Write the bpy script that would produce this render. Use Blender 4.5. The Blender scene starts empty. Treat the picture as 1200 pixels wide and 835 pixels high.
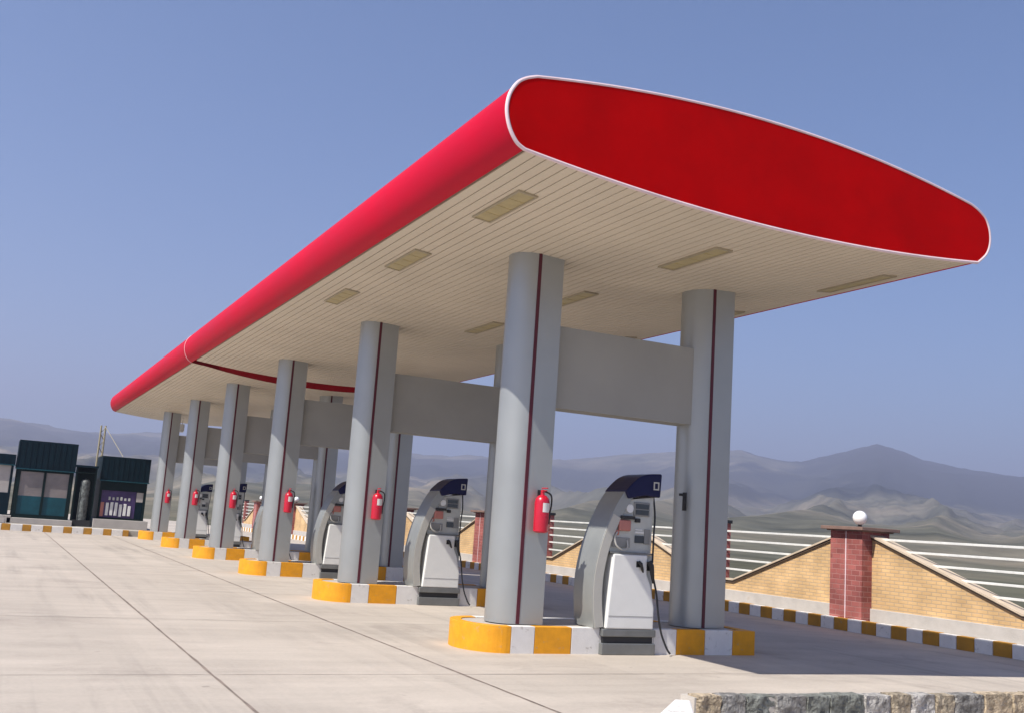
import bpy, bmesh, math, random
from mathutils import Vector, Matrix, noise as mnoise
random.seed(7)
scene = bpy.context.scene
COL = scene.collection

# ------------------------------------------------------------------ camera
YAW, PITCH, ROLL, FPX = 0.4526, 0.1609, 0.0683, 1208.9
fw = Vector((math.sin(YAW)*math.cos(PITCH), math.cos(YAW)*math.cos(PITCH), math.sin(PITCH)))
rt = Vector((math.cos(YAW), -math.sin(YAW), 0)); up = rt.cross(fw)
r2 = math.cos(ROLL)*rt + math.sin(ROLL)*up
u2 = -math.sin(ROLL)*rt + math.cos(ROLL)*up
cam_d = bpy.data.cameras.new('camera'); cam = bpy.data.objects.new('camera', cam_d); COL.objects.link(cam)
cam_d.sensor_width = 36; cam_d.lens = FPX/1200*36; cam_d.clip_start = .1; cam_d.clip_end = 40000
cam.matrix_world = Matrix(((r2.x, u2.x, -fw.x, 0), (r2.y, u2.y, -fw.y, 0), (r2.z, u2.z, -fw.z, 1.6), (0, 0, 0, 1)))
scene.camera = cam

# ------------------------------------------------------------------ sky, sun, exposure
SUN_TO = Vector((-.785, -.206, 1)).normalized()
elev = math.asin(SUN_TO.z); azim = math.atan2(SUN_TO.x, SUN_TO.y)
w = bpy.data.worlds.new("World"); scene.world = w; w.use_nodes = True
nt = w.node_tree; bg = nt.nodes['Background']
sky = nt.nodes.new('ShaderNodeTexSky'); sky.sky_type = 'NISHITA'; sky.sun_disc = False
sky.sun_elevation = elev; sky.sun_rotation = azim
sky.altitude = 1200; sky.air_density = 1.0; sky.dust_density = 1.5; sky.ozone_density = 3.0
tint = nt.nodes.new('ShaderNodeMix'); tint.data_type = 'RGBA'; tint.blend_type = 'MULTIPLY'; tint.inputs[0].default_value = 1
nt.links.new(sky.outputs[0], tint.inputs[6]); tint.inputs[7].default_value = (.99, 1.0, 1.05, 1)     # the faintly violet sky of the place
hs = nt.nodes.new('ShaderNodeHueSaturation'); hs.inputs['Saturation'].default_value = 1.2; nt.links.new(tint.outputs[2], hs.inputs['Color'])
nt.links.new(hs.outputs[0], bg.inputs[0]); bg.inputs[1].default_value = .082
sl = bpy.data.lights.new('sun', 'SUN'); sl.energy = 5.0; sl.angle = math.radians(.5); sl.color = (1, .955, .875)
so = bpy.data.objects.new('sun', sl); COL.objects.link(so); so.location = (-20, -5, 30)
so.rotation_euler = SUN_TO.to_track_quat('Z', 'Y').to_euler()
vs = scene.view_settings
vs.view_transform = 'Standard'; vs.look = 'None'; vs.gamma = 1; vs.use_curve_mapping = False; vs.exposure = .72
scene.cycles.volume_bounces = 0; scene.cycles.max_bounces = 8

# ------------------------------------------------------------------ helpers
def obj(name, me, parent=None, loc=(0, 0, 0)):
    o = bpy.data.objects.new(name, me); COL.objects.link(o); o.location = loc
    if parent: o.parent = parent
    return o
class MB:
    def __init__(s): s.v = []; s.f = []; s.m = []; s.sm = []
    def add(s, vs_, fs, mi=0, smooth=False):
        b = len(s.v); s.v += [tuple(p) for p in vs_]
        for f in fs: s.f.append([b+i for i in f]); s.m.append(mi); s.sm.append(smooth)
    def box(s, a, b, mi=0):
        (x0, y0, z0), (x1, y1, z1) = a, b
        s.add([(x0,y0,z0),(x1,y0,z0),(x1,y1,z0),(x0,y1,z0),(x0,y0,z1),(x1,y0,z1),(x1,y1,z1),(x0,y1,z1)],
              [(0,3,2,1),(4,5,6,7),(0,1,5,4),(1,2,6,5),(2,3,7,6),(3,0,4,7)], mi)
    def prism(s, pts, fn, mi=0, smooth=False, caps=True):
        """pts: closed 2-D loop; fn(p, k) -> 3-D point for k = 0, 1"""
        n = len(pts); vs_ = [fn(p, 0) for p in pts] + [fn(p, 1) for p in pts]
        s.add(vs_, [(i, (i+1) % n, n+(i+1) % n, n+i) for i in range(n)], mi, smooth)
        if caps: s.add(vs_, [tuple(range(n))[::-1], tuple(range(n, 2*n))], mi)
    def tube(s, path, r, n=10, mi=0, closed=False, rad=None):
        path = [Vector(p) for p in path]; N = len(path); vs_ = []; fs = []; prev = None
        for i, p in enumerate(path):
            t = (path[(i+1) % N] - path[i-1]) if closed else (path[min(i+1, N-1)] - path[max(i-1, 0)])
            t.normalize()
            a = prev if prev else (Vector((0, 0, 1)) if abs(t.z) < .9 else Vector((1, 0, 0)))
            u = (a - t*a.dot(t)).normalized(); v = t.cross(u); prev = u
            rr = rad[i] if rad else r
            for k in range(n):
                an = 2*math.pi*k/n; vs_.append(p + (u*math.cos(an) + v*math.sin(an))*rr)
        for i in range(N if closed else N-1):
            j = (i+1) % N
            for k in range(n): fs.append((i*n+k, i*n+(k+1) % n, j*n+(k+1) % n, j*n+k))
        s.add(vs_, fs, mi, True)
        if not closed: s.add(vs_, [tuple(range(n))[::-1], tuple(range((N-1)*n, N*n))], mi)
    def lathe(s, prof, c=(0, 0, 0), n=20, mi=0):
        vs_ = []; fs = []
        for r, z in prof:
            for k in range(n):
                a = 2*math.pi*k/n; vs_.append((c[0]+r*math.cos(a), c[1]+r*math.sin(a), c[2]+z))
        for i in range(len(prof)-1):
            for k in range(n): fs.append((i*n+k, i*n+(k+1) % n, (i+1)*n+(k+1) % n, (i+1)*n+k))
        s.add(vs_, fs, mi, True)
    def build(s, name, mats, parent=None, loc=(0, 0, 0), bevel=0, angle=35):
        me = bpy.data.meshes.new(name); me.from_pydata(s.v, [], s.f)
        for m in (mats if isinstance(mats, (list, tuple)) else [mats]): me.materials.append(m)
        me.polygons.foreach_set('material_index', s.m); me.polygons.foreach_set('use_smooth', s.sm)
        bm = bmesh.new(); bm.from_mesh(me); bmesh.ops.remove_doubles(bm, verts=bm.verts, dist=1e-5)
        bmesh.ops.recalc_face_normals(bm, faces=bm.faces); bm.to_mesh(me); bm.free()
        o = obj(name, me, parent, loc)
        if any(s.sm):
            me.set_sharp_from_angle(angle=math.radians(angle))
        if bevel:
            b = o.modifiers.new('bevel', 'BEVEL'); b.width = bevel; b.segments = 2; b.limit_method = 'ANGLE'; b.angle_limit = math.radians(50)
        return o
def tag(o, label=None, cat=None, group=None, kind=None):
    if label: o['label'] = label
    if cat: o['category'] = cat
    if group: o['group'] = group
    if kind: o['kind'] = kind
    return o
def thing(name, loc, label, cat, group=None):
    o = bpy.data.objects.new(name, None); COL.objects.link(o); o.location = loc; o.empty_display_size = .2
    return tag(o, label, cat, group)
def copy_tree(o, parent=None):
    c = o.copy(); COL.objects.link(c)
    if parent: c.parent = parent
    for ch in list(o.children): copy_tree(ch, c)
    return c

# ------------------------------------------------------------------ materials
def mat(name, base, rough=.6, metal=0, var=.12, vscale=3.0, bump=0, bscale=40, coat=0, spec=.5, rvar=.1, dirt=None):
    """principled paint/metal/plastic with mottled colour, roughness and optional bump"""
    m = bpy.data.materials.new(name); m.use_nodes = True; n = m.node_tree.nodes; l = m.node_tree.links
    p = n['Principled BSDF']; tc = n.new('ShaderNodeTexCoord')
    nz = n.new('ShaderNodeTexNoise'); nz.inputs['Scale'].default_value = vscale; nz.inputs['Detail'].default_value = 6
    nz.inputs['Roughness'].default_value = .6; l.new(tc.outputs['Object'], nz.inputs['Vector'])
    cr = n.new('ShaderNodeValToRGB'); b = base
    lo = tuple(c*(1-var) for c in b); hi = tuple(min(1, c*(1+var)) for c in b)
    cr.color_ramp.elements[0].position = .3; cr.color_ramp.elements[0].color = (*lo, 1)
    cr.color_ramp.elements[1].position = .7; cr.color_ramp.elements[1].color = (*hi, 1)
    l.new(nz.outputs['Fac'], cr.inputs[0]); out = cr.outputs[0]
    if dirt:
        n2 = n.new('ShaderNodeTexNoise'); n2.inputs['Scale'].default_value = dirt[2]; n2.inputs['Detail'].default_value = 8
        n2.inputs['Roughness'].default_value = .7; l.new(tc.outputs['Object'], n2.inputs['Vector'])
        r2_ = n.new('ShaderNodeValToRGB'); r2_.color_ramp.elements[0].position = dirt[1]; r2_.color_ramp.elements[1].position = dirt[1]+.12
        l.new(n2.outputs['Fac'], r2_.inputs[0])
        mx = n.new('ShaderNodeMix'); mx.data_type = 'RGBA'; l.new(r2_.outputs[0], mx.inputs[0])
        l.new(out, mx.inputs[6]); mx.inputs[7].default_value = (*dirt[0], 1); out = mx.outputs[2]
    l.new(out, p.inputs['Base Color'])
    mr = n.new('ShaderNodeMapRange'); mr.inputs[3].default_value = max(.02, rough-rvar); mr.inputs[4].default_value = min(1, rough+rvar)
    l.new(nz.outputs['Fac'], mr.inputs[0]); l.new(mr.outputs[0], p.inputs['Roughness'])
    p.inputs['Metallic'].default_value = metal; p.inputs['Coat Weight'].default_value = coat; p.inputs['Specular IOR Level'].default_value = spec
    if bump:
        n3 = n.new('ShaderNodeTexNoise'); n3.inputs['Scale'].default_value = bscale; n3.inputs['Detail'].default_value = 8
        l.new(tc.outputs['Object'], n3.inputs['Vector']); bp = n.new('ShaderNodeBump'); bp.inputs['Strength'].default_value = 1
        bp.inputs['Distance'].default_value = bump; l.new(n3.outputs['Fac'], bp.inputs['Height']); l.new(bp.outputs[0], p.inputs['Normal'])
    return m
M = {}
M['red'] = mat('red fascia', (.48, .0008, .021), .5, 0, .08, .8, spec=.10)
M['red_end'] = mat('red end sheet', (.43, .0005, .0012), .7, 0, .12, 1.5, spec=.05)
M['trim'] = mat('pinkish white trim', (.72, .56, .58), .5)
M['soffit'] = mat('cream slat', (.62, .55, .445), .5, 0, .06, .6, spec=.3)
M['groove'] = mat('soffit groove', (.36, .30, .225), .8)
M['silver'] = mat('silver cladding', (.36, .375, .37), .38, .5, .05, 1.5, rvar=.05)
M['beam'] = mat('grey beam cladding', (.30, .30, .285), .6, 0, .06, 1.2, spec=.25)
M['maroon'] = mat('maroon joint strip', (.075, .004, .015), .5)
M['shaded_red_panel'] = mat('red joint panel with painted shade', (.16, .003, .006), .7, spec=.1)  # end-sheet red darkened: shade in the canopy gap painted into the colour
M['lamp_yellow'] = mat('yellowed lamp diffuser', (.43, .36, .19), .4, 0, .15, 4)
M['lamp_frame'] = mat('lamp frame', (.36, .31, .22), .5)
M['kerb_yellow'] = mat('kerb yellow paint', (.70, .30, .004), .65, 0, .12, 6, bump=.002, dirt=((.33, .27, .19), .59, 9))
M['kerb_ochre'] = mat('dull ochre kerb paint', (.42, .20, .016), .65, 0, .15, 5, bump=.002, dirt=((.30, .22, .12), .60, 8))  # darker, duller tone than the island yellow
M['kerb_white'] = mat('kerb white paint', (.70, .68, .65), .6, 0, .06, 6, bump=.002, dirt=((.33, .29, .25), .585, 8))
M['paving'] = mat('island concrete', (.40, .355, .31), .8, 0, .12, 4, bump=.003)
M['disp_dark'] = mat('dark grey shell', (.29, .30, .29), .38, .35, .1, 2)
M['disp_strip'] = mat('pale shell edge', (.44, .43, .39), .4, .1, .06, 3)
M['disp_panel'] = mat('grey upper panel', (.44, .45, .42), .4, 0, .12, 5)
M['disp_white'] = mat('off white cabinet', (.72, .72, .69), .4, 0, .04, 4)
M['navy'] = mat('navy cap', (.006, .007, .045), .4, 0, .1, 4, spec=.25)
M['black'] = mat('black rubber', (.012, .012, .013), .5)
M['black_gap'] = mat('black plastic', (.02, .02, .022), .6)
M['plinth'] = mat('grey steel plinth', (.20, .205, .20), .45, .5, .12, 5)
M['white'] = mat('white enamel', (.70, .70, .68), .35)
M['dull_pink'] = mat('dull red nozzle cover', (.42, .16, .13), .5)
M['grey_mid'] = mat('mid grey plastic', (.24, .24, .23), .5)
M['screen'] = mat('dark display glass', (.03, .035, .04), .12, 0, .1, 3, spec=.8)
M['ext_red'] = mat('extinguisher red', (.46, .003, .02), .3, 0, .06, 6, coat=.4)
M['steel'] = mat('steel', (.5, .5, .5), .3, .9)
M['plinth_stone'] = mat('pale stone base course', (.44, .41, .38), .8, 0, .1, 3, bump=.004, dirt=((.42, .36, .30), .62, 3))
M['coping'] = mat('sandy coping', (.52, .42, .31), .75, 0, .1, 5, bump=.002)
M['coping_dark'] = mat('brown line under coping', (.085, .055, .035), .8)  # dark brown strip directly below the coping
M['rail'] = mat('white rail paint', (.66, .66, .63), .4)
M['globe'] = mat('opal glass globe', (.88, .87, .84), .2, coat=.3)
M['cap'] = mat('brown cap stone', (.20, .125, .10), .75, 0, .15, 6, bump=.003)
M['pave_walk'] = mat('pavement', (.36, .33, .29), .85, 0, .12, 1.5, bump=.004)
M['green_dark'] = mat('very dark teal cladding', (.003, .014, .022), .6, 0, .2, 3, spec=.12)
M['green_frame'] = mat('dark green frame', (.004, .014, .015), .6, spec=.15)
M['teal'] = mat('teal panel', (.005, .060, .082), .4, 0, .25, 2, spec=.3)
M['pane'] = mat('greyish window glass', (.20, .175, .17), .15, 0, .25, .9, spec=.6)  # mottled greyish colour of the upper panes
M['pale_wall'] = mat('pale wall', (.40, .37, .345), .7, 0, .1, 2)
M['purple'] = mat('purple board', (.05, .028, .11), .5, 0, .3, 3)
M['roll'] = mat('mottled grey wrapping', (.10, .11, .105), .5, 0, .8, 7, bump=.02, bscale=12)
M['mast'] = mat('pale yellow paint', (.30, .26, .17), .7)
M['mortar'] = mat('white cement mortar', (.46, .42, .37), .9, bump=.004)
STONES = [mat('rough stone %s' % k, c, .9, 0, .60, 12, bump=.05, bscale=20) for k, c in
          (('grey', (.21, .20, .185)), ('green grey', (.165, .17, .15)), ('tan', (.32, .265, .19)), ('buff', (.40, .32, .22)), ('pale', (.36, .34, .315)))]

def brick_mat(name, c1, c2, mort, bw, bh, ms, axis='Y', bias=0):
    m = bpy.data.materials.new(name); m.use_nodes = True; n = m.node_tree.nodes; l = m.node_tree.links; p = n['Principled BSDF']
    tc = n.new('ShaderNodeTexCoord'); sp = n.new('ShaderNodeSeparateXYZ'); l.new(tc.outputs['Object'], sp.inputs[0])
    ad = n.new('ShaderNodeMath'); ad.operation = 'ADD'; l.new(sp.outputs['X'], ad.inputs[0]); l.new(sp.outputs['Y'], ad.inputs[1])
    cb = n.new('ShaderNodeCombineXYZ'); l.new(ad.outputs[0], cb.inputs[0]); l.new(sp.outputs['Z'], cb.inputs[1])
    br = n.new('ShaderNodeTexBrick'); l.new(cb.outputs[0], br.inputs['Vector'])
    br.inputs['Scale'].default_value = 1; br.inputs['Brick Width'].default_value = bw; br.inputs['Row Height'].default_value = bh
    br.inputs['Mortar Size'].default_value = ms; br.inputs['Mortar Smooth'].default_value = .3; br.inputs['Bias'].default_value = bias
    br.inputs['Color1'].default_value = (*c1, 1); br.inputs['Color2'].default_value = (*c2, 1); br.inputs['Mortar'].default_value = (*mort, 1)
    nz = n.new('ShaderNodeTexNoise'); nz.inputs['Scale'].default_value = 1.6; nz.inputs['Detail'].default_value = 8; l.new(tc.outputs['Object'], nz.inputs['Vector'])
    mr = n.new('ShaderNodeMapRange'); mr.inputs[1].default_value = .3; mr.inputs[2].default_value = .7; mr.inputs[3].default_value = .78; mr.inputs[4].default_value = 1.18
    l.new(nz.outputs['Fac'], mr.inputs[0])
    mx = n.new('ShaderNodeMix'); mx.data_type = 'RGBA'; mx.blend_type = 'MULTIPLY'; mx.inputs[0].default_value = 1
    l.new(br.outputs['Color'], mx.inputs[6]); l.new(mr.outputs[0], mx.inputs[7]); l.new(mx.outputs[2], p.inputs['Base Color'])
    p.inputs['Roughness'].default_value = .85
    bp = n.new('ShaderNodeBump'); bp.inputs['Distance'].default_value = .006; bp.invert = True; l.new(br.outputs['Fac'], bp.inputs['Height']); l.new(bp.outputs[0], p.inputs['Normal'])
    return m
M['brick'] = brick_mat('yellow brick', (.63, .415, .20), (.55, .355, .17), (.46, .335, .215), .23, .072, .009)
M['brick_red'] = brick_mat('red facing brick', (.37, .11, .095), (.24, .065, .058), (.36, .16, .14), .22, .105, .010)

def concrete_mat():
    m = bpy.data.materials.new('poured concrete slabs'); m.use_nodes = True; n = m.node_tree.nodes; l = m.node_tree.links; p = n['Principled BSDF']
    tc = n.new('ShaderNodeTexCoord'); P = tc.outputs['Object']
    def noise(sc, det=6, rg=.6, vec=None, dist=0):
        z = n.new('ShaderNodeTexNoise'); z.inputs['Scale'].default_value = sc; z.inputs['Detail'].default_value = det; z.inputs['Roughness'].default_value = rg
        z.inputs['Distortion'].default_value = dist; l.new(vec or P, z.inputs['Vector']); return z.outputs['Fac']
    def rng(x, a, b, c, d):
        r = n.new('ShaderNodeMapRange'); r.inputs[1].default_value = a; r.inputs[2].default_value = b; r.inputs[3].default_value = c; r.inputs[4].default_value = d
        l.new(x, r.inputs[0]); return r.outputs[0]
    def mul(a, b):
        x = n.new('ShaderNodeMath'); x.operation = 'MULTIPLY'
        for i, q in enumerate((a, b)):
            if isinstance(q, (int, float)): x.inputs[i].default_value = q
            else: l.new(q, x.inputs[i])
        return x.outputs[0]
    # broad cloudy tone, brush streaks across the slabs, fine grain
    mp = n.new('ShaderNodeMapping'); mp.inputs['Scale'].default_value = (.35, 2.2, 1); l.new(P, mp.inputs[0])
    tone = mul(rng(noise(.35, 5), .3, .7, .90, 1.10), rng(noise(1.0, 7, .65, mp.outputs[0]), .3, .7, .90, 1.08))
    tone = mul(tone, rng(noise(22, 8, .7), .25, .75, .90, 1.08))
    # slab-to-slab tone
    sx = n.new('ShaderNodeSeparateXYZ'); l.new(P, sx.inputs[0])
    def cell(o, off, wd):
        a = n.new('ShaderNodeMath'); a.operation = 'ADD'; a.inputs[1].default_value = off; l.new(o, a.inputs[0])
        d = n.new('ShaderNodeMath'); d.operation = 'DIVIDE'; d.inputs[1].default_value = wd; l.new(a.outputs[0], d.inputs[0])
        f = n.new('ShaderNodeMath'); f.operation = 'FLOOR'; l.new(d.outputs[0], f.inputs[0]); return f.outputs[0]
    cb = n.new('ShaderNodeCombineXYZ'); l.new(cell(sx.outputs[0], 50-2.09, 2.61), cb.inputs[0]); l.new(cell(sx.outputs[1], 50-10.35, 4.8), cb.inputs[1])
    wn = n.new('ShaderNodeTexWhiteNoise'); l.new(cb.outputs[0], wn.inputs[0]); tone = mul(tone, rng(wn.outputs[0], 0, 1, .95, 1.05))
    mx = n.new('ShaderNodeMix'); mx.data_type = 'RGBA'; mx.blend_type = 'MULTIPLY'; mx.inputs[0].default_value = 1
    mx.inputs[6].default_value = (.438, .383, .325, 1); l.new(tone, mx.inputs[7])
    # stains
    st = rng(noise(.55, 8, .72, None, .6), .54, .70, 0, .50)
    m2 = n.new('ShaderNodeMix'); m2.data_type = 'RGBA'; l.new(st, m2.inputs[0]); l.new(mx.outputs[2], m2.inputs[6]); m2.inputs[7].default_value = (.25, .21, .18, 1)
    mt = n.new('ShaderNodeMapping'); mt.inputs['Scale'].default_value = (2.4, .10, 1); l.new(P, mt.inputs[0])
    tr = mul(rng(noise(1.0, 6, .6, mt.outputs[0], .3), .50, .66, 0, .38), rng(noise(.16, 3), .40, .62, 0, 1))
    m3 = n.new('ShaderNodeMix'); m3.data_type = 'RGBA'; l.new(tr, m3.inputs[0]); l.new(m2.outputs[2], m3.inputs[6]); m3.inputs[7].default_value = (.16, .145, .13, 1)
    dr = mul(rng(noise(5.5, 3, .5), .70, .76, 0, .55), rng(noise(.45, 3), .46, .60, 0, 1))
    m4 = n.new('ShaderNodeMix'); m4.data_type = 'RGBA'; l.new(dr, m4.inputs[0]); l.new(m3.outputs[2], m4.inputs[6]); m4.inputs[7].default_value = (.11, .095, .085, 1); m2 = m4
    l.new(m2.outputs[2], p.inputs['Base Color']); p.inputs['Roughness'].default_value = .82; p.inputs['Specular IOR Level'].default_value = .3
    bp = n.new('ShaderNodeBump'); bp.inputs['Distance'].default_value = .004; l.new(noise(55, 8, .7), bp.inputs['Height']); l.new(bp.outputs[0], p.inputs['Normal'])
    return m
M['concrete'] = concrete_mat()
M['joint'] = mat('tarry joint', (.20, .155, .13), .9, 0, .35, 5)
M['joint_faint'] = mat('dusty joint', (.33, .28, .24), .9, 0, .3, 3)

# ------------------------------------------------------------------ ground
KX = 15.95          # face of the right-hand kerb
KZ = -.08           # drive lowered, kerb and wall moved outward, to fit the canopy's shadow edge
YB = 47.3           # face of the far kerb
b = MB(); b.prism([Vector(p) for p in ((-60, -.5), (KX+.02, -.5), (KX+.02, KZ), (10.4, 0), (-60, 0))], lambda p, k: (p.x, (-40, 95)[k], p.y)); fore = b.build('forecourt', M['concrete']); tag(fore, kind='structure')
def strip(mb, pts, wd, z0=-.01, z1=.004):
    """narrow, slightly wandering ribbon along a line of points"""
    L = []; R = []
    for i, p in enumerate(pts):
        q0 = Vector(pts[max(0, i-1)]); q1 = Vector(pts[min(len(pts)-1, i+1)]); t = (q1-q0).normalized(); nn = Vector((-t.y, t.x))
        ww = wd*random.uniform(.65, 1.3)*.5; c = Vector(p) + nn*random.uniform(-.004, .004)
        L.append((*(c+nn*ww), z1)); R.append((*(c-nn*ww), z1))
    n = len(pts); mb.add(L+R, [(i, i+1, n+i+1, n+i) for i in range(n-1)])
b = MB()
for k in range(-9, 2):
    X = 2.09 + 2.61*k
    strip(b, [(X, y*.25) for y in range(8, 189)], .03 if X > 1 else .018)
tag(b.build('slab_joint_long', M['joint']), kind='structure')
b = MB()
for k in range(-2, 8):
    Y = 10.35 + 4.8*k
    for kk in range(-9, 3):
        X0 = 2.09 + 2.61*kk
        strip(b, [(X0+.012+i*2.586/13, Y) for i in range(14)], random.choice((.012, .016, .02)), z1=.003)
tag(b.build('slab_joint_cross', M['joint_faint']), kind='structure')

# ------------------------------------------------------------------ terrain to the horizon
CREST = [(-60, 3.3), (-30, 3.5), (-10, 3.75), (-4, 3.75), (-1, 3.6), (2, 3.3), (4, 3.2), (6.7, 3.45), (12, 3.5), (18, 3.4), (23, 3.5), (28.7, 3.7), (31, 4.0), (33.8, 4.35),
         (36.5, 4.55), (38.8, 4.7), (40.5, 4.35), (42, 4.3), (43.5, 4.75), (45, 5.15), (45.8, 5.35), (46.8, 5.05), (48, 4.6), (49.5, 4.4), (51, 4.2), (53, 4.0), (58, 3.9), (80, 4.2), (110, 3.6)]
def lerp_tab(t, x):
    if x <= t[0][0]: return t[0][1]
    for (a, u), (c, v) in zip(t, t[1:]):
        if x <= c: return u + (v-u)*(x-a)/(c-a)
    return t[-1][1]
def sst(a, c, x):
    t = min(1, max(0, (x-a)/(c-a))); return t*t*(3-2*t)
R0 = 4200.
def height(r, az):
    a = math.radians(az); x = r*math.sin(a); y = r*math.cos(a)
    crest = R0*math.tan(math.radians(lerp_tab(CREST, az)-.10))
    h = crest*(.075*sst(130, 1100, r) + .275*sst(850, 2600, r) + .65*sst(2250, R0, r))
    # spurs and gullies running down towards the plain
    wob = mnoise.noise(Vector((x/700, y/700, 2.2)))*.55
    u = Vector((a*9.5 + wob, r/1500, 1.7)); g1 = 1-abs(mnoise.noise(u)*2)
    u2 = Vector((a*27 + wob*2.6, r/620, 5.1)); g2 = 1-abs(mnoise.noise(u2)*2)
    u3 = Vector((a*70 + wob*5, r/260, 8.3)); g3 = 1-abs(mnoise.noise(u3)*2)
    f = mnoise.fractal(Vector((x/170, y/170, 3)), .9, 2.1, 5)
    near = sst(250, 1300, r); far = sst(3000, R0, r)
    h += near*(1-.92*far)*(30*(g1-.55)) + near*(1-.62*far)*(11*(g2-.55)*sst(500, 2200, r)) + near*(1-.5*far)*(6*(g3-.5)*sst(500, 1500, r) + 7*f)
    h += 4*sst(90, 400, r)*mnoise.noise(Vector((x/120, y/120, 0)))
    if r > R0: h -= 60*sst(R0, R0*1.5, r) + (r-R0)*.12
    return h - .25 - 1.5*sst(60, 200, r)*(1-sst(250, 600, r))
bm = bmesh.new(); NA, NR = 760, 230; rows = []
for i in range(NR):
    r = 30*(6800/30)**(i/(NR-1)); row = []
    for j in range(NA):
        az = -62 + 170*j/(NA-1); row.append(bm.verts.new((r*math.sin(math.radians(az)), r*math.cos(math.radians(az)), height(r, az) if r > 85 else -.62)))
    rows.append(row)
for i in range(NR-1):
    for j in range(NA-1):
        f = bm.faces.new((rows[i][j], rows[i][j+1], rows[i+1][j+1], rows[i+1][j])); f.smooth = True
bmesh.ops.recalc_face_normals(bm, faces=bm.faces)
me = bpy.data.meshes.new('hills'); bm.to_mesh(me); bm.free()
def hills_mat():
    m = bpy.data.materials.new('dry hills'); m.use_nodes = True; n = m.node_tree.nodes; l = m.node_tree.links; p = n['Principled BSDF']
    tc = n.new('ShaderNodeTexCoord')
    def ns(sc, det, rg=.6):
        z = n.new('ShaderNodeTexNoise'); z.inputs['Scale'].default_value = sc; z.inputs['Detail'].default_value = det; z.inputs['Roughness'].default_value = rg
        l.new(tc.outputs['Object'], z.inputs['Vector']); return z.outputs['Fac']
    def ramp(x, els):
        c = n.new('ShaderNodeValToRGB'); e = c.color_ramp.elements
        while len(e) < len(els): e.new(.5)
        for q, (pos, col) in zip(e, els): q.position = pos; q.color = (*col, 1)
        l.new(x, c.inputs[0]); return c.outputs[0]
    grass = ramp(ns(.0034, 12, .68), [(.36, (.06, .063, .05)), (.46, (.11, .107, .08)), (.56, (.175, .155, .115)), (.66, (.27, .22, .155))])
    fine = ramp(ns(.018, 8, .75), [(.38, (.60, .61, .60)), (.62, (1.22, 1.22, 1.22))])
    mx = n.new('ShaderNodeMix'); mx.data_type = 'RGBA'; mx.blend_type = 'MULTIPLY'; mx.inputs[0].default_value = .8
    l.new(grass, mx.inputs[6]); l.new(fine, mx.inputs[7])
    # dark scrub clothes the big mountain in the east and a belt of the lower slopes
    sp = n.new('ShaderNodeSeparateXYZ'); l.new(tc.outputs['Object'], sp.inputs[0])
    def ma(op, a, b_, c=0):
        q = n.new('ShaderNodeMath'); q.operation = op
        for i, v in enumerate((a, b_, c)):
            if isinstance(v, (int, float)): q.inputs[i].default_value = v
            else: l.new(v, q.inputs[i])
        return q.outputs[0]
    east = ma('MULTIPLY_ADD', sp.outputs['Y'], -.86, sp.outputs['X'])              # > 0 on the mountain's side
    east = ma('MULTIPLY_ADD', ns(.0022, 8, .6), 1500, ma('SUBTRACT', east, 750))
    mr = n.new('ShaderNodeMapRange'); mr.inputs[1].default_value = -80; mr.inputs[2].default_value = 80; l.new(east, mr.inputs[0])
    hgt = ma('MULTIPLY_ADD', ns(.004, 8, .6), 150, ma('SUBTRACT', sp.outputs['Z'], 75))
    lo_ = n.new('ShaderNodeMapRange'); lo_.inputs[1].default_value = 70; lo_.inputs[2].default_value = 110; l.new(hgt, lo_.inputs[0])
    hi_ = n.new('ShaderNodeMapRange'); hi_.inputs[1].default_value = 225; hi_.inputs[2].default_value = 180; l.new(hgt, hi_.inputs[0])
    belt = ma('MULTIPLY', lo_.outputs[0], hi_.outputs[0])
    msk = ma('MAXIMUM', ma('MULTIPLY', mr.outputs[0], lo_.outputs[0]), ma('MULTIPLY', belt, .85))
    m2 = n.new('ShaderNodeMix'); m2.data_type = 'RGBA'; l.new(msk, m2.inputs[0]); l.new(mx.outputs[2], m2.inputs[6]); m2.inputs[7].default_value = (.030, .034, .034, 1)
    l.new(m2.outputs[2], p.inputs['Base Color']); p.inputs['Roughness'].default_value = 1; p.inputs['Specular IOR Level'].default_value = 0
    return m
me.materials.append(hills_mat()); hills = obj('hills', me); tag(hills, kind='structure')

# haze: one closed box of even, thin air
b = MB(); b.box((-7000, -3000, -130), (7500, 7500, 640)); hz = b.build('haze', [])
hm = bpy.data.materials.new('thin air'); hm.use_nodes = True; hn = hm.node_tree.nodes; hn.remove(hn['Principled BSDF'])
pv = hn.new('ShaderNodeVolumePrincipled'); pv.inputs['Color'].default_value = (.68, .72, .98, 1); pv.inputs['Density'].default_value = .00037; pv.inputs['Anisotropy'].default_value = .2
hm.node_tree.links.new(pv.outputs[0], hn['Material Output'].inputs['Volume']); hz.data.materials.append(hm); tag(hz, kind='stuff')

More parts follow.
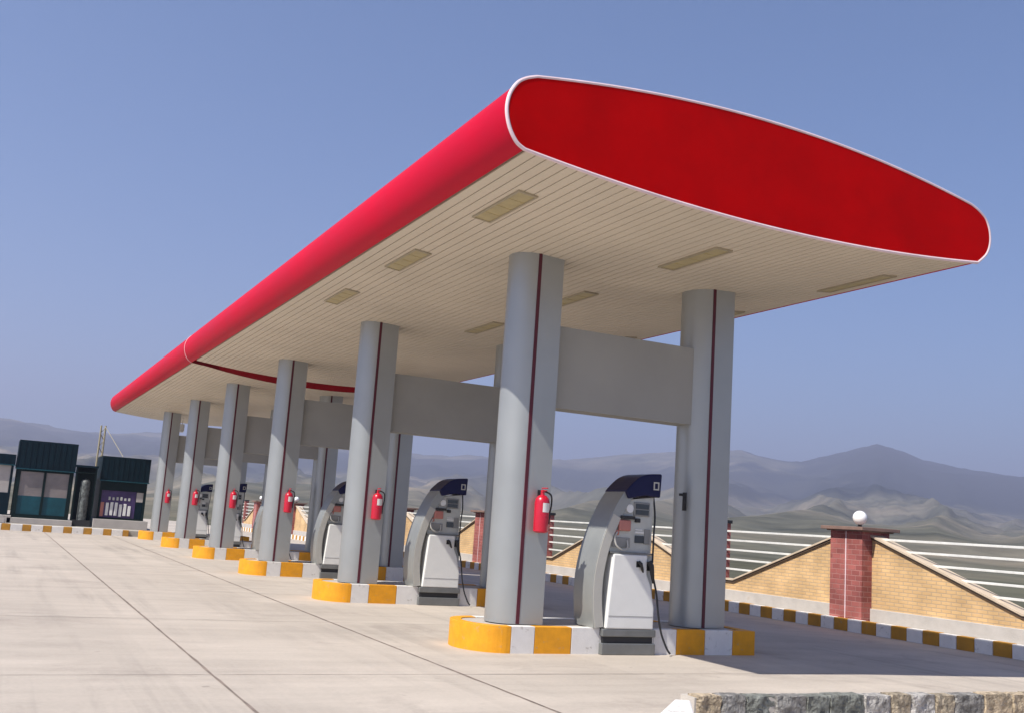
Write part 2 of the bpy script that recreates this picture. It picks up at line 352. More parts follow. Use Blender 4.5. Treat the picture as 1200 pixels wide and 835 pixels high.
# ------------------------------------------------------------------ canopies
def zb(x): return 5.225 + .205*((x-7.95)/3.4)**2           # lens-shaped underside
def zt(x): return 6.52 - .30*((x-7.6)/3.3)**2              # and top
XL, XR = 4.46, 11.20
def spline(pts, n=6):
    P_ = [Vector(p) for p in pts]; out = []
    for i in range(len(P_)-1):
        a = P_[max(0, i-1)]; c = P_[i]; d = P_[i+1]; e = P_[min(len(P_)-1, i+2)]
        for k in range(n):
            t = k/n; out.append(.5*((2*c) + (d-a)*t + (2*a-5*c+4*d-e)*t*t + (-a+3*c-3*d+e)*t**3))
    out.append(P_[-1]); return out
LEFT = spline([(XL, zb(XL)), (4.36, 5.50), (4.27, 5.64), (4.225, 5.82), (4.245, 5.99), (4.32, 6.13), (4.42, 6.21), (4.55, zt(4.55))])
RIGHT = spline([(11.08, zt(11.08)), (11.22, 6.13), (11.36, 6.03), (11.43, 5.87), (11.43, 5.70), (11.36, 5.55), (XR, zb(XR))])
TOP = [Vector((4.55 + (11.08-4.55)*i/36, 0)) for i in range(37)]; TOP = [Vector((p.x, zt(p.x))) for p in TOP]
BOT = [Vector((XR + (XL-XR)*i/40, 0)) for i in range(41)]; BOT = [Vector((p.x, zb(p.x))) for p in BOT]
LOOP = LEFT[:-1] + TOP[:-1] + RIGHT[:-1] + BOT[:-1]
def sheet(pts, y0, y1, th, name, m, parent, inward=True):
    """a bent sheet of thickness th following pts from y0 to y1"""
    mb = MB(); n = len(pts); c = Vector((7.9, 5.85)); inn = []
    for i, p in enumerate(pts):
        t = pts[min(n-1, i+1)] - pts[max(0, i-1)]; nn = Vector((-t.y, t.x)).normalized()
        if nn.dot(c-p) < 0: nn = -nn
        inn.append(p + nn*th)
    mb.prism(list(pts)+inn[::-1], lambda p, k: (p.x, (y0, y1)[k], p.y), smooth=True)
    return mb.build(name, m, parent, angle=28)
COLX = (6.28, 9.24)                                         # red joint strips of the two columns of a frame
def make_canopy(y0, y1, rows, label, drop=False):
    t = thing('fuel_canopy', (0, 0, 0), label, 'canopy', 'fuel canopies over the forecourt')
    yf = y1 if drop else y1+.56
    sheet(LEFT, y0, yf, .02, 'fascia', M['red'], t); sheet(RIGHT, y0, yf, .02, 'fascia', M['red'], t)
    sheet(TOP, y0, y1, .02, 'roof', M['red_end'], t)
    # underside: cream slats running the length of the canopy over a darker back sheet
    mb = MB(); pitch = .128; n = int((XR-XL-.04)/pitch); ox = XL+.03
    for i in range(n):
        a = ox+i*pitch+.007; c = ox+(i+1)*pitch-.007
        mb.prism([(a, zb(a)), (c, zb(c)), (c, zb(c)+.018), (a, zb(a)+.018)], lambda p, k: (p[0], (y0+.035, y1-.035)[k], p[1]))
    xs = [XL+.02+(XR-XL-.04)*i/30 for i in range(31)]
    vs_ = [(x, yy, zb(x)+.030) for yy in (y0+.03, y1-.03) for x in xs]
    mb.add(vs_, [(i, i+1, 31+i+1, 31+i) for i in range(30)], 1)
    sof = mb.build('soffit', [M['soffit'], M['groove']], t)
    for Yl in [y0+1.05+3.28*k for k in range(0 if drop else 3)]:
        for Xl in (5.06, 7.88, 10.74):
            if Yl+1.4 > y1: continue
            sl_ = .41*(Xl-7.95)/11.56
            fr = MB(); hx, L = .13, 1.30
            for a, c in (((-hx, 0), (-hx+.025, L)), ((hx-.025, 0), (hx, L)), ((-hx+.025, 0), (hx-.025, .03)), ((-hx+.025, L-.03), (hx-.025, L))):
                fr.box((a[0], a[1], -.022), (c[0], c[1], .02))
            fo = fr.build('soffit_light', M['lamp_frame'], sof, (Xl, Yl, zb(Xl)))
            fo.rotation_euler = (0, -math.atan(sl_), 0)
            df = MB(); df.box((-hx+.025, .03, -.012), (hx-.025, L-.03, .01))
            for q in range(1, 4): df.box((-hx+.03, L*q/4-.006, -.017), (hx-.03, L*q/4+.006, -.012))
            df.v = [tuple(Vector(p)) for p in df.v]
            # frame and diffuser are one lamp: diffuser mesh joined as second material
            nb = len(fo.data.vertices)
            bmx = bmesh.new(); bmx.from_mesh(fo.data); vv = [bmx.verts.new(p) for p in df.v]
            for f in df.f:
                ff = bmx.faces.new([vv[i] for i in f]); ff.material_index = 1
            bmesh.ops.recalc_face_normals(bmx, faces=bmx.faces); bmx.to_mesh(fo.data); bmx.free(); fo.data.materials.append(M['lamp_yellow'])
    for k, yy in enumerate((y0, y1)):
        s_ = 1 if k == 0 else -1
        mb = MB(); lp = [p + (Vector((7.9, 5.85))-p).normalized()*.022 for p in LOOP]
        if drop and k == 0:                                 # the joint panel hangs a little lower in its middle
            lp = [Vector((p.x, p.y - .12*max(0, 1-((p.x-8.0)/3.1)**2))) if p.y < 5.46 and 4.8 < p.x < 11.1 else p for p in lp]
        mb.prism(lp, lambda p, q: (p.x, yy + s_*(-.012, .05)[q], p.y)); ep = mb.build('end_panel', M['shaded_red_panel'] if drop and k == 0 else M['red_end'], t)
        if not drop and k == 0:
            mb = MB(); mb.tube([(p.x, yy, p.y) for p in LOOP], .021, 8, closed=True); mb.build('trim', M['trim'], ep)
        elif k == 0:
            mb = MB(); mb.tube([(p.x+.004, yy-.03, p.y) for p in LEFT], .011, 8); mb.build('trim', M['trim'], ep)
    for Y in rows:
        for cx in COLX:
            r = .33; yc = Y+r; xa = cx+.04; ztop = zb(cx)+.02
            loop = [(xa+.33, yc-r), (xa+.33, yc+r)] + [(xa-r*math.cos(a), yc+r*math.sin(a)) for a in [math.pi/2-math.pi*i/24 for i in range(25)]]
            mb = MB(); mb.prism(loop, lambda p, k: (p[0], p[1], (.335, ztop)[k]), smooth=True)
            c = mb.build('column', M['silver'], t, angle=40)
            mb = MB(); mb.box((cx-.024, Y-.005, .34), (cx+.024, Y+.01, ztop)); mb.build('joint_strip', M['maroon'], c)
        mb = MB(); mb.box((COLX[0]+.36, Y+.15, 3.22), (COLX[1]-.2, Y+.51, 4.35)); mb.build('beam', M['beam'], t)
    return t
ROWS = [12.22+6.56*i for i in range(6)]
make_canopy(9.21, 28.95, ROWS[:3], 'red rounded fuel station canopy with cream slatted underside, its end panel facing the camera')
make_canopy(29.55, 50.0, ROWS[3:], 'farther red canopy section beyond the narrow gap, reaching toward the dark kiosks', True)

# ------------------------------------------------------------------ fuel islands
ISL = ['fuel island nearest the camera with bright yellow rounded end', 'second fuel island from the camera, behind the nearest one',
       'third fuel island from the camera, just before the gap between the canopies', 'fuel island of the first columns past the gap between the canopies',
       'fuel island one before the farthest one, painted yellow and white', 'farthest fuel island, beside the painted far kerb']
XI0, XI1, IW = 5.56, 9.98, 1.25
def island_mesh():
    r = IW/2; per = []
    # perimeter from the nose, counter-clockwise along the front (low Y) side
    seg = []
    na = 14
    rx = .516
    nose = [(XI0+rx-rx*math.cos(a), r-r*math.sin(a)) for a in [-math.pi/2+math.pi*i/(2*na) for i in range(2*na+1)]]
    marks = [XI0+rx, 6.08, 6.42, 6.96, 7.40, 8.24, 8.62, 9.10, 9.58, XI1]
    cols = [1, 0, 1, 0, 0, 0, 1, 0, 1]; marks[1] = 6.08
    mb = MB(); hk = .335; ww = .15
    def piece(pts, mi, gap=.004):
        outer = pts; inner = []
        c = Vector((min(max(pts[len(pts)//2][0], XI0+rx), XI1-.2), r))
        for p in pts:
            q = Vector(p)
            tgt = Vector((min(max(p[0], XI0+rx), XI1-.16), r)); d = tgt-q
            if p[0] >= XI1-.001 and abs(p[1]-r) < r-.001: d = Vector((-1, 0))
            inner.append(q + d.normalized()*ww)
        mb.prism(list(map(Vector, outer)) + inner[::-1], lambda p, k: (p.x, p.y, (-.05, hk)[k]), mi)
    half = len(nose)//2
    piece(nose, 1)
    for i in range(len(marks)-1):
        a, c = marks[i]+.004, marks[i+1]-.004
        if i == 4: a, c = marks[i], marks[i+1]
        dz = .0
        mb.box((a, 0, -.05), (c, ww, hk), cols[i])
        mb.box((a, IW-ww, -.05), (c, IW, hk), cols[i])
    mb.box((XI1-ww, ww+.004, -.05), (XI1, IW-ww-.004, hk), 1)
    return mb
proto = None
for i, Y in enumerate(ROWS):
    loc = (0, Y-.24, 0)
    if proto is None:
        proto = thing('fuel_island', loc, ISL[0], 'fuel island', 'fuel islands under the canopies')
        island_mesh().build('curb', [M['kerb_white'], M['kerb_yellow']], proto, bevel=.018)
        mb = MB(); r = IW/2-.152
        rx = .516-.152
        lp = [(XI0+.516-rx*math.cos(a), IW/2+r*math.sin(a)) for a in [math.pi/2-math.pi*k/20 for k in range(21)]]
        lp = [(XI1-.155, IW/2-r)] + lp[::-1] + [(XI1-.155, IW/2+r)]
        mb.prism(lp, lambda p, k: (p[0], p[1], (0, .322)[k])); mb.build('paving', M['paving'], proto)
        o = proto
    else:
        o = copy_tree(proto); o.location = loc; o['label'] = ISL[i]

# ------------------------------------------------------------------ fuel dispensers
def make_dispenser(label):
    t = thing('fuel_dispenser', (7.80, ROWS[0]-.27, 0), label, 'fuel dispenser', 'fuel dispensers on the islands')
    D = .50
    outer = spline([(-.53, .335), (-.575, .70), (-.56, 1.10), (-.45, 1.55), (-.235, 2.02), (-.02, 2.28), (.16, 2.385), (.40, 2.415)], 5)
    def inner(d):
        res = []
        for i, p in enumerate(outer):
            tt = outer[min(len(outer)-1, i+1)] - outer[max(0, i-1)]; nn = Vector((tt.y, -tt.x)).normalized(); res.append(p+nn*d)
        return res
    inn = inner(.155)
    mb = MB(); mb.prism(outer + [Vector((.40, 2.27))] + inn[:-2][::-1], lambda p, k: (p.x, (0, D)[k], p.y), smooth=True)
    mb.build('shell', M['disp_dark'], t, angle=40, bevel=.006)
    # pale strip along the lower front edge of the shell
    i2 = inner(.14); i0 = inner(.012); k1 = 19
    mb = MB(); mb.prism(i0[:k1]+i2[:k1][::-1], lambda p, k: (p.x, (-.010, .004)[k], p.y)); mb.build('edge_strip', M['disp_strip'], t)
    # navy head
    kh = 22
    head = [p for p in inner(-.012)[kh:]] + [Vector((.42, 2.42)), Vector((.405, 2.10)), Vector((.16, 2.115)), Vector((-.10, 2.055))]
    mb = MB(); mb.prism(head, lambda p, k: (p.x, (-.045, D+.02)[k], p.y)); hd = mb.build('head', M['navy'], t, bevel=.02)
    mb = MB()
    a, c, z0, z1 = .28, .37, 2.20, 2.31
    for q in (((a, z0), (a+.018, z1)), ((c-.018, z0), (c, z1)), ((a+.018, z1-.018), (c-.018, z1)), ((a+.018, z0), (c-.018, z0+.018))):
        mb.box((q[0][0], -.051, q[0][1]), (q[1][0], -.044, q[1][1]))
    mb.build('badge', M['disp_strip'], hd)
    # upper panel between shell and right edge
    pan = [Vector((.34, 2.10))] + [Vector((p.x+.004, p.y)) for p in inn[::-1] if 1.34 < p.y < 2.06] + [Vector((-.335, 1.34)), Vector((.33, 1.34))]
    mb = MB(); mb.prism(pan, lambda p, k: (p.x, (.03, D-.03)[k], p.y)); up_ = mb.build('upper_panel', M['disp_panel'], t)
    mb = MB(); n = 18; lp = [(-.045+.058*math.cos(2*math.pi*k/n), 1.925+.058*math.sin(2*math.pi*k/n)) for k in range(n)]
    mb.prism(lp, lambda p, k: (p[0], (.012, .034)[k], p[1])); mb.build('round_badge', M['white'], up_)
    mb = MB(); mb.box((-.22, -.015, 1.62), (-.03, .035, 1.77)); mb.box((-.27, .0, 1.56), (-.20, .035, 1.63)); mb.build('nozzle_cover', M['dull_pink'], up_, bevel=.02)
    mb = MB(); mb.box((-.20, -.03, 1.78), (.02, .035, 1.825)); mb.box((.045, -.01, 1.745), (.12, .034, 1.80)); mb.build('nozzle_rest', M['black_gap'], up_, bevel=.008)
    mb = MB(); mb.box((.06, .015, 1.47), (.20, .034, 1.57)); mb.build('display', M['screen'], up_)
    mb = MB(); mb.box((-.30, .012, 1.40), (-.02, .033, 1.53)); mb.build('keypad', M['grey_mid'], up_, bevel=.006)
    mb = MB(); mb.tube(spline([(-.24, .0, 1.60), (-.29, -.03, 1.52), (-.27, -.05, 1.42), (-.17, -.05, 1.37), (-.08, -.02, 1.40), (-.07, .01, 1.50)], 6), .012, 8); mb.build('grey_hose', M['disp_strip'], up_)
    mb = MB(); mb.box((.06, .018, 1.60), (.20, .034, 1.625)); mb.box((.06, .018, 1.64), (.17, .034, 1.655)); mb.box((.21, .018, 1.46), (.30, .034, 1.66), 1); mb.build('price_plate', [M['white'], M['grey_mid']], up_)
    mb = MB(); mb.box((.02, .012, 1.83), (.28, .034, 2.02)); mb.build('counter_frame', M['grey_mid'], up_, bevel=.01)
    mb = MB(); mb.box((.045, .004, 1.93), (.255, .012, 1.995)); mb.box((.045, .004, 1.85), (.255, .012, 1.915)); mb.build('counter_glass', M['screen'], up_)
    mb = MB(); mb.box((-.345, -.054, .50), (.372, -.0495, .506)); mb.build('door_seam', M['grey_mid'], t)
    mb = MB(); mb.box((-.34, -.03, 1.315), (.33, D-.02, 1.338)); mb.build('shelf', M['plinth'], t)
    # white cabinet, wider at the foot, cut away on its upper right
    cab = [(-.375, .336), (.375, .336), (.375, .62), (.30, .92), (.235, 1.06), (.235, 1.312), (-.30, 1.312)]
    mb = MB(); mb.prism(list(map(Vector, cab)), lambda p, k: (p.x, (-.05, D-.02)[k], p.y)); mb.build('cabinet', M['disp_white'], t, bevel=.018)
    sid = [(.378, .66), (.36, 1.31), (.238, 1.31), (.238, 1.06), (.302, .92)]
    mb = MB(); mb.prism(list(map(Vector, sid)), lambda p, k: (p.x, (.02, D-.04)[k], p.y)); mb.build('nozzle_bay', M['disp_panel'], t)
    for nx, nz_, ln in ((.27, 1.14, .19), (.10, 1.18, .09)):
        mb = MB(); mb.tube([(nx-.03, -.075, nz_+ln*.5), (nx, -.095, nz_+ln*.2), (nx+.03, -.085, nz_-ln*.5), (nx+.07, -.05, nz_-ln)], .028, 8, rad=[.034, .036, .026, .014] if ln > .1 else [.02, .024, .02, .012])
        mb.box((nx-.045, -.055, nz_-.03), (nx+.045, -.048+.06, nz_+.09) if ln > .1 else (nx+.03, .0, nz_+.05)); mb.build('nozzle', M['black'], t)
    # hoses: one from the head down the right side, one loop near the ground
    mb = MB(); mb.tube(spline([(.385, .10, 2.11), (.375, .03, 1.85), (.335, -.02, 1.60), (.325, -.035, 1.42), (.30, -.07, 1.22)], 6), .013, 8)
    mb.build('hose', M['black'], t)
    mb = MB(); mb.tube(spline([(.335, -.05, 1.03), (.385, -.075, .80), (.415, -.09, .55), (.47, -.10, .30), (.545, -.13, .11), (.60, -.14, .035)], 6), .014, 8); mb.build('hose', M['black'], t)
    # plinth standing in a gap of the kerb
    mb = MB(); mb.box((-.42, -.05, .235), (.42, D, .333)); mb.box((-.42, -.05, 0), (.42, D, .15)); pl = mb.build('plinth', M['plinth'], t, bevel=.012)
    mb = MB(); mb.box((-.39, -.012, .15), (.39, D-.02, .235)); mb.build('plinth_slot', M['black_gap'], pl)
    return t
DL = ['dispenser with navy head nearest the camera, its black hose trailing to the ground', 'second dispenser from the camera, seen between the first two tall left columns',
      'third dispenser from the camera, half hidden behind the second left column', 'dispenser on the fourth island, its dark head just showing behind a column',
      'dispenser on the fifth island, small and mostly hidden by columns', 'farthest dispenser, on the island beside the far kerb']
d0 = make_dispenser(DL[0])
for i in range(1, 6):
    c = copy_tree(d0); c.location = (7.80, ROWS[i]-.27, 0); c['label'] = DL[i]

# ------------------------------------------------------------------ fire extinguishers
def make_ext(label):
    t = thing('fire_extinguisher', (6.475, ROWS[0]-.11, 1.52), label, 'fire extinguisher', 'fire extinguishers on the left columns')
    mb = MB(); mb.lathe([(.0, 0), (.075, 0), (.10, .02), (.10, .40), (.090, .445), (.060, .48), (.026, .495), (.026, .53), (0, .53)], n=20); mb.build('cylinder', M['ext_red'], t, angle=50)
    mb = MB(); mb.box((-.02, -.035, .53), (.02, .02, .56)); mb.box((-.012, -.13, .575), (.012, .02, .59)); mb.box((-.012, -.11, .545), (.012, .02, .556)); mb.build('handle', M['ext_red'], t, bevel=.004)
    mb = MB(); mb.tube(spline([(.02, -.01, .545), (.11, -.03, .50), (.125, -.03, .38), (.105, -.03, .25), (.10, -.03, .12)], 6), .012, 8); mb.build('hose', M['black'], t)
    mb = MB(); n = 10
    vs_ = [(.1015*math.sin(a), -.1015*math.cos(a), z) for z in (.27, .39) for a in [-.35+1.1*k/n for k in range(n+1)]]
    mb.add(vs_, [(k, k+1, n+1+k+1, n+1+k) for k in range(n)], 0, True); mb.build('paper_label', M['white'], t)
    mb = MB(); mb.box((-.02, .096, .30), (.02, .108, .56)); mb.box((-.05, .089, .40), (.05, .105, .44)); mb.build('bracket', M['black_gap'], t)
    return t
EL = ['red fire extinguisher on the nearest left column, largest of all', 'red fire extinguisher on the second left column from the camera', 'red fire extinguisher on the third left column from the camera',
      'red fire extinguisher on the fourth left column, just past the canopy gap', 'small red fire extinguisher on the fifth left column from the camera', 'smallest red fire extinguisher, on the farthest left column']
e0 = make_ext(EL[0])
for i in range(1, 6):
    c = copy_tree(e0); c.location = (6.475, ROWS[i]-.11, 1.52); c['label'] = EL[i]
# small dark latch on the nearest right column
mb = MB(); mb.box((-.03, -.02, 0), (.03, .0, .26)); mb.tube([(0, -.03, .20), (.03, -.06, .12), (.0, -.04, .02)], .012, 6); mb.box((-.09, -.018, .21), (-.03, -.002, .245))
tag(mb.build('hose_hook', M['black_gap'], None, (8.985, ROWS[0]+.20, 1.97)), 'small dark metal hook fixed on the nearest right column', 'hook')
bpy.data.objects['hose_hook'].rotation_euler = (0, 0, math.radians(-62))

# ------------------------------------------------------------------ right kerb, pavement and boundary wall
mb = MB(); y = 4.0; k = 0; random.seed(3)
while y < 75:
    mb.box((KX, y+.004, KZ-.05), (KX+.16, y+.378, .167+random.uniform(-.004, .004)), k % 2); y += .3845; k += 1
kb = mb.build('kerb', [M['kerb_ochre'], M['kerb_white']], bevel=.012); tag(kb, kind='structure')
kb.location.y = .0
mb = MB(); mb.box((KX+.165, 2, -.4), (17.6, 79, .14)); tag(mb.build('pavement', M['pave_walk']), kind='structure')

WX = 16.46; P0 = 16.5; BAY = 9.15
wall = thing('boundary_wall', (WX, P0, 0), 'long boundary wall of yellow brick sloping up to red brick pillars, white rails filling the dips', 'wall')
NB = range(-1, 7)
mb = MB(); mb.box((-.14, -14, .05), (.20, 61, .405)); mb.build('plinth', M['plinth_stone'], wall, bevel=.01)
LOW, HIGH, HB = .613, 1.852, BAY/2
for i in NB:
    c = BAY*i
    for s_ in (-1, 1):
        pts = [(c+s_*.40, .405), (c+s_*.40, HIGH), (c+s_*(HB-.60), LOW), (c+s_*(HB-.12), LOW), (c+s_*(HB-.12), .405)]
        mb = MB(); mb.prism([Vector(p) for p in pts], lambda p, k: ((-.10, .14)[k], p.x, p.y)); mb.build('brick_panel', M['brick'], wall)
        cp = [(c+s_*.40, HIGH), (c+s_*(HB-.60), LOW), (c+s_*(HB-.12), LOW)]
        mb = MB(); up2 = [(p[0], p[1]+.055) for p in cp]
        mb.prism([Vector(p) for p in [(q[0], q[1]+.018) for q in cp]+up2[::-1]], lambda p, k: ((-.16, .20)[k], p.x, p.y))
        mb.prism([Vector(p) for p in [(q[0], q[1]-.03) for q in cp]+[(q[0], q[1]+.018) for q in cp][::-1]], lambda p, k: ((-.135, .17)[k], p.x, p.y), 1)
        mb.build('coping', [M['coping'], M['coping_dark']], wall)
    # red pillar with cap and globe
    mb = MB(); mb.box((-.38, -.45, .05), (.38, .45, 1.945)); pl = mb.build('pillar', M['brick_red'], wall, (0, c, 0))
    mb = MB(); mb.box((-.388, -.012, .05), (-.37, .012, 1.945)); mb.build('pointing_line', M['trim'], pl)
    mb = MB(); mb.box((-.53, -.60, 1.97), (.53, .60, 2.04)); mb.box((-.44, -.51, 1.945), (.44, .51, 1.97)); mb.build('cap', M['cap'], pl, bevel=.008)
    mb = MB(); mb.lathe([(.0, 2.04), (.08, 2.04), (.08, 2.055), (.04, 2.065), (.04, 2.105), (.0, 2.105)], n=14); mb.build('lamp_base', M['black_gap'], pl)
    mb = MB(); mb.lathe([(.15*math.sin(math.pi*q/14), 2.24-.15*math.cos(math.pi*q/14)) for q in range(15)], n=20); mb.build('globe_lamp', M['globe'], pl)
    # slim post at the low point and rails spanning the dip
    cy = c+HB
    mb = MB(); mb.box((-.125, -.125, .405), (.125, .125, 2.0)); po = mb.build('post', M['brick_red'], wall, (0, cy, 0))
    mb = MB(); mb.box((-.155, -.155, 2.0), (.155, .155, 2.08)); mb.build('post_cap', M['black_gap'], po, bevel=.008)
    for q, z in enumerate((.895, 1.13, 1.36, 1.59, 1.81)):
        dz = (z-LOW)/(HIGH-LOW)*(HB-1.0); e = .60 + dz + .10
        mb = MB(); mb.box((-.015, cy-e, z-.023), (.017, cy+e, z+.023)); mb.build('rail', M['rail'], wall, bevel=.006)

# ------------------------------------------------------------------ far kerb, kiosks and clutter on the left
mb = MB(); x = -12; k = 0
while x < 5.4:
    wd = (.33, .45)[k % 2]; mb.box((x+.004, YB, -.05), (min(x+wd-.004, 5.4), YB+.16, .26), k % 2); x += wd; k += 1
tag(mb.build('kerb', [M['kerb_ochre'], M['kerb_white']], bevel=.012), kind='structure')
mb = MB(); mb.box((-14, YB+.165, -.3), (6.9, 64, .235)); tag(mb.build('pavement', M['pave_walk']), kind='structure')

def kiosk(name, label, x0, x1, y, zb_, zt_, zp, build_front):
    t = thing(name, ((x0+x1)/2, y, .235), label, 'kiosk', 'dark kiosks beyond the far kerb'); z = -.235; cx = (x0+x1)/2; wd = (x1-x0)/2
    mb = MB(); mb.box((-wd-.15, -.5, 0), (wd+.15, 2.6, zb_+z)); mb.build('base_slab', M['pale_wall'], t, bevel=.01)
    mb = MB(); mb.box((-wd, .14, zb_+z), (-wd+.12, 2.4, zp+z)); mb.box((wd-.12, .14, zb_+z), (wd, 2.4, zp+z)); mb.box((-wd+.12, 2.28, zb_+z), (wd-.12, 2.4, zp+z)); mb.build('wall', M['green_dark'], t)
    mb = MB(); mb.box((-wd-.04, -.06, zp+z), (wd+.04, 2.46, zt_+z))
    n = int(wd*2/.22)
    for q in range(n+1): mb.box((-wd-.03+q*(2*wd+.03)/n, -.075, zp+z+.05), (-wd+q*(2*wd+.03)/n, -.06, zt_+z-.05))
    mb.build('roof_fascia', M['green_dark'], t)
    mb = MB(); mb.box((-wd-.07, -.10, zp+z-.045), (wd+.07, -.005, zp+z-.002)); mb.build('drip_edge', M['teal'], t)
    build_front(t, wd, zb_+z, zp+z-.05); return t
def front1(t, wd, z0, z1):
    mb = MB(); mb.box((-wd, 0, z0), (-wd+.17, .14, z1)); mb.box((wd-.17, 0, z0), (wd, .14, z1)); mb.box((-.05, 0, z0+.16), (.05, .14, z1-.08))
    mb.box((-wd+.17, 0, z0), (wd-.17, .14, z0+.16)); mb.box((-wd+.17, 0, z1-.08), (wd-.17, .14, z1)); fr = mb.build('window_frame', M['green_frame'], t)
    for s_ in (-1, 1):
        a, c = sorted((s_*.05, s_*(wd-.17)))
        mb = MB(); mb.box((a, .06, z0+.95), (c, .08, z1-.08)); mb.build('window_pane', M['pane'], t)
        mb = MB(); mb.box((a, .05, z0+.16), (c, .085, z0+.95)); mb.build('lower_panel', M['teal'], t)
kiosk('kiosk', 'dark teal kiosk with two wide window panes above teal lower panels', .80, 3.10, 50, .47, 3.82, 2.60, front1)
def front2(t, wd, z0, z1):
    mb = MB(); mb.box((-wd, 0, z0), (-wd+.10, .14, z1)); mb.box((wd-.10, 0, z0), (wd, .14, z1)); mb.box((-wd+.10, 0, z1-.40), (wd-.10, .14, z1)); mb.box((-wd+.1, 0, z0), (wd-.1, .14, z0+.08)); mb.build('window_frame', M['green_frame'], t)
    mb = MB(); mb.box((-wd+.10, .05, z0+.08), (wd-.42, .10, z1-.40)); bd = mb.build('display_board', M['purple'], t)
    random.seed(5)
    for q in range(6):                                     # white upright goods behind the glass, a row of small ones above
        x = -wd+.34+q*.19; mb = MB(); mb.box((x, .02, z0+.14+random.uniform(0, .05)), (x+.125, .05, z0+.72+random.uniform(-.10, .06))); mb.build('pale_goods', M['white'], bd, bevel=.01)
    for q in range(6):
        x = -wd+.42+q*.17; mb = MB(); mb.box((x, .03, z0+.86), (x+.09, .05, z0+1.0+random.uniform(-.03, .05))); mb.build('small_goods', M['disp_panel'], bd, bevel=.01)
    mb = MB(); mb.box((-wd+.12, .03, z0+.12), (-wd+.26, .05, z0+.75)); mb.build('red_goods', M['dull_pink'], bd)
    mb = MB(); mb.box((wd-.40, .05, z1-.85), (wd-.11, .09, z1-.42)); mb.build('pale_panel', M['pale_wall'], t)
    mb = MB(); mb.box((wd-.40, .05, z0+.08), (wd-.11, .09, z1-.86)); mb.build('dark_panel', M['green_dark'], t)
kiosk('kiosk', 'dark kiosk with purple display front and upright white goods, left of the farthest column', 4.27, 6.28, 50.2, .62, 3.43, 2.36, front2)
def front3(t, wd, z0, z1):
    mb = MB(); mb.box((-wd, 0, z0), (-wd+.1, .14, z1)); mb.box((wd-.10, 0, z0), (wd, .14, z1)); mb.box((-wd+.1, 0, z0), (wd-.1, .14, z0+.95)); mb.build('counter', M['green_dark'], t)
    mb = MB(); mb.box((-wd+.1, .04, z0+.95), (wd-.10, .10, z1)); mb.build('panel', M['pale_wall'], t)
kiosk('kiosk', 'pale panelled kiosk with dark roof band, cut by the left edge of the photo', -1.7, .66, 50, .55, 3.15, 2.72, front3)
# rack between the first two kiosks
t = thing('display_rack', (3.62, 49.9, .235), 'dark open stand holding a tall mottled grey roll between the two dark kiosks', 'rack')
mb = MB()
for x in (-.42, .38): 
    for y_ in (0, .45): mb.box((x, y_, 0), (x+.05, y_+.05, 2.60))
mb.box((-.42, .46, .1), (.43, .49, 2.6)); mb.box((-.37, 0, 2.35), (.38, .45, 2.39)); mb.build('frame', M['green_frame'], t)
mb = MB(); mb.box((-.50, -.02, 2.601), (.47, .55, 2.69)); mb.build('top_board', M['green_dark'], t)
mb = MB(); mb.box((-.36, -.03, .0), (.40, .40, .279)); mb.build('kick_box', M['black_gap'], t)
mb = MB(); pr = [(.0, .28)]
random.seed(11)
for q in range(22):
    z = .28+q*.085; pr.append((.20+random.uniform(-.008, .008)-(.06 if q > 20 else 0), z))
pr.append((0, 2.12)); mb.lathe(pr, (.02, .20, 0), 14)
mb.build('wrapped_roll', M['roll'], t)
# low white block at the left edge
mb = MB(); mb.prism([Vector(p) for p in ((-.95, 0), (.95, 0), (.95, .18), (.80, .34), (.2, .42), (-.95, .42))], lambda p, k: (p.x, (0, .5)[k], p.y))
tag(mb.build('concrete_block', M['pale_wall'], None, (-.35, 48.4, .235), bevel=.03), 'low whitish concrete block by the far kerb at the left edge', 'block')
# pale yellow mast with stay behind the second kiosk
t = thing('lattice_mast', (4.35, 53.5, .235), 'pale yellow lattice mast rising behind the purple fronted kiosk', 'mast')
mb = MB()
for x in (-.11, .11):
    for y_ in (-.11, .11): mb.tube([(x, y_, 0), (x*.9, y_*.9, 4.75)], .035, 6)
for q in range(14):
    z = .2+q*.32; s_ = 1 if q % 2 else -1
    for y_ in (-.11, .11): mb.tube([(-.11*s_, y_, z), (.11*s_, y_, z+.32)], .012, 5)
    for x in (-.11, .11): mb.tube([(x, -.11*s_, z), (x, .11*s_, z+.32)], .012, 5)
mb.build('lattice', M['mast'], t)
mb = MB(); mb.tube([(.08, -.1, 4.7), (.72, -3.42, 3.21)], .014, 6); mb.build('stay', M['mast'], t)
# small white box lamp by the farthest columns
mb = MB(); mb.box((-.09, -.12, -.36), (.09, .12, -.05)); mb.tube([(0, 0, -.06), (0, 0, .26)], .02, 8); mb.tube([(-.07, 0, -.36), (.07, 0, -.36)], .05, 8)
tag(mb.build('floodlight', M['white'], None, (7.05, 47.2, 5.03)), 'small white floodlight hanging under the far canopy by the farthest column', 'floodlight')

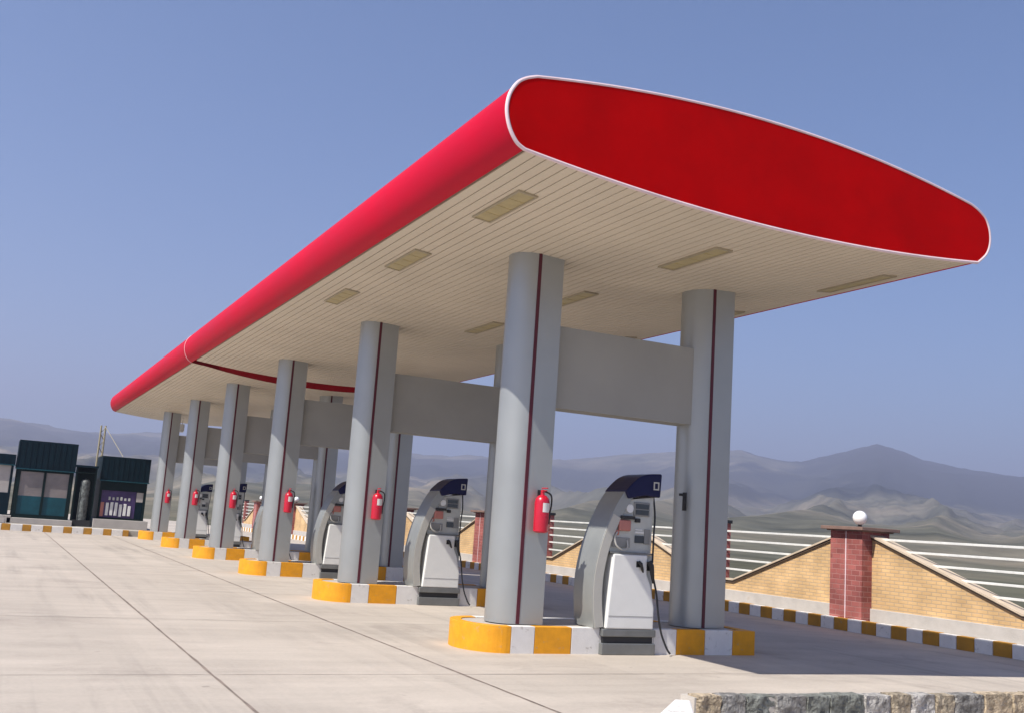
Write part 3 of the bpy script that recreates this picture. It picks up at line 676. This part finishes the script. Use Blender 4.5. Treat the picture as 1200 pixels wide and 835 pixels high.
# ------------------------------------------------------------------ rough stone edging in the foreground
random.seed(21)
t = thing('stone_edging', (5.6, 7.6, 0), 'low edging of rough grey and tan stones in the near right foreground', 'stone edging')
mb = MB(); x = .22; bmx = bmesh.new()
def rough_block(x0, x1, y0, y1, z0, z1, mi):
    n = Vector((max(2, int((x1-x0)/.03)), 5, 6)); 
    b2 = bmesh.new(); bmesh.ops.create_cube(b2, size=1)
    bmesh.ops.subdivide_edges(b2, edges=b2.edges, cuts=7, use_grid_fill=True)
    sd = Vector((random.uniform(0, 50), random.uniform(0, 50), 0))
    for v in b2.verts:
        q = v.co.copy(); p = Vector((x0+(q.x+.5)*(x1-x0), y0+(q.y+.5)*(y1-y0), z0+(q.z+.5)*(z1-z0)))
        e = Vector([abs(c)*2 for c in q]); corner = sum(1 for c in e if c > .98)
        d = mnoise.fractal(p*9+sd, .8, 2, 5)*.022
        if q.y < -.49: p.y += d*1.1 - .006
        elif q.z > .49: p.z += d*.25
        if corner >= 2:
            ctr = Vector(((x0+x1)/2, (y0+y1)/2, (z0+z1)/2)); p += (ctr-p).normalized()*.007
        v.co = p
    base = len(mb.v); idx = {}
    for v in b2.verts: idx[v] = len(mb.v); mb.v.append(tuple(v.co))
    for f in b2.faces: mb.f.append([idx[v] for v in f.verts]); mb.m.append(mi); mb.sm.append(True)
    b2.free()
def edge_y(x): return .14 - .030*x - .0055*max(0, x-3)**2
seq = [3, 0, 1, 0, 1, 1, 4, 2, 4, 2, 0, 3, 3, 2, 4, 0, 2, 3]
for k in range(22):
    wd = random.uniform(.22, .46); yy = edge_y(x)
    rough_block(x, x+wd-.005, yy, yy+.16, -.08, .215+random.uniform(-.008, .008), seq[k % len(seq)]); x += wd
mb.build('stones', STONES, t, angle=60)
mb = MB(); xx = [.2+.3*i for i in range(24)]
top = [(q, edge_y(q)+.02) for q in xx] + [(q, edge_y(q)+.23) for q in xx[::-1]]
mb.prism([Vector(p) for p in top], lambda p, k: (p.x, p.y, (-.05, .196)[k])); mb.build('mortar_bed', M['mortar'], t)
mb = MB(); mb.prism([Vector(p) for p in ((-.60, -.46), (-.34, -.58), (.08, .05), (-.04, .12))], lambda p, k: (p.x, p.y, (-.05, .195)[k])); mb.build('white_end_block', M['kerb_white'], t, bevel=.015)
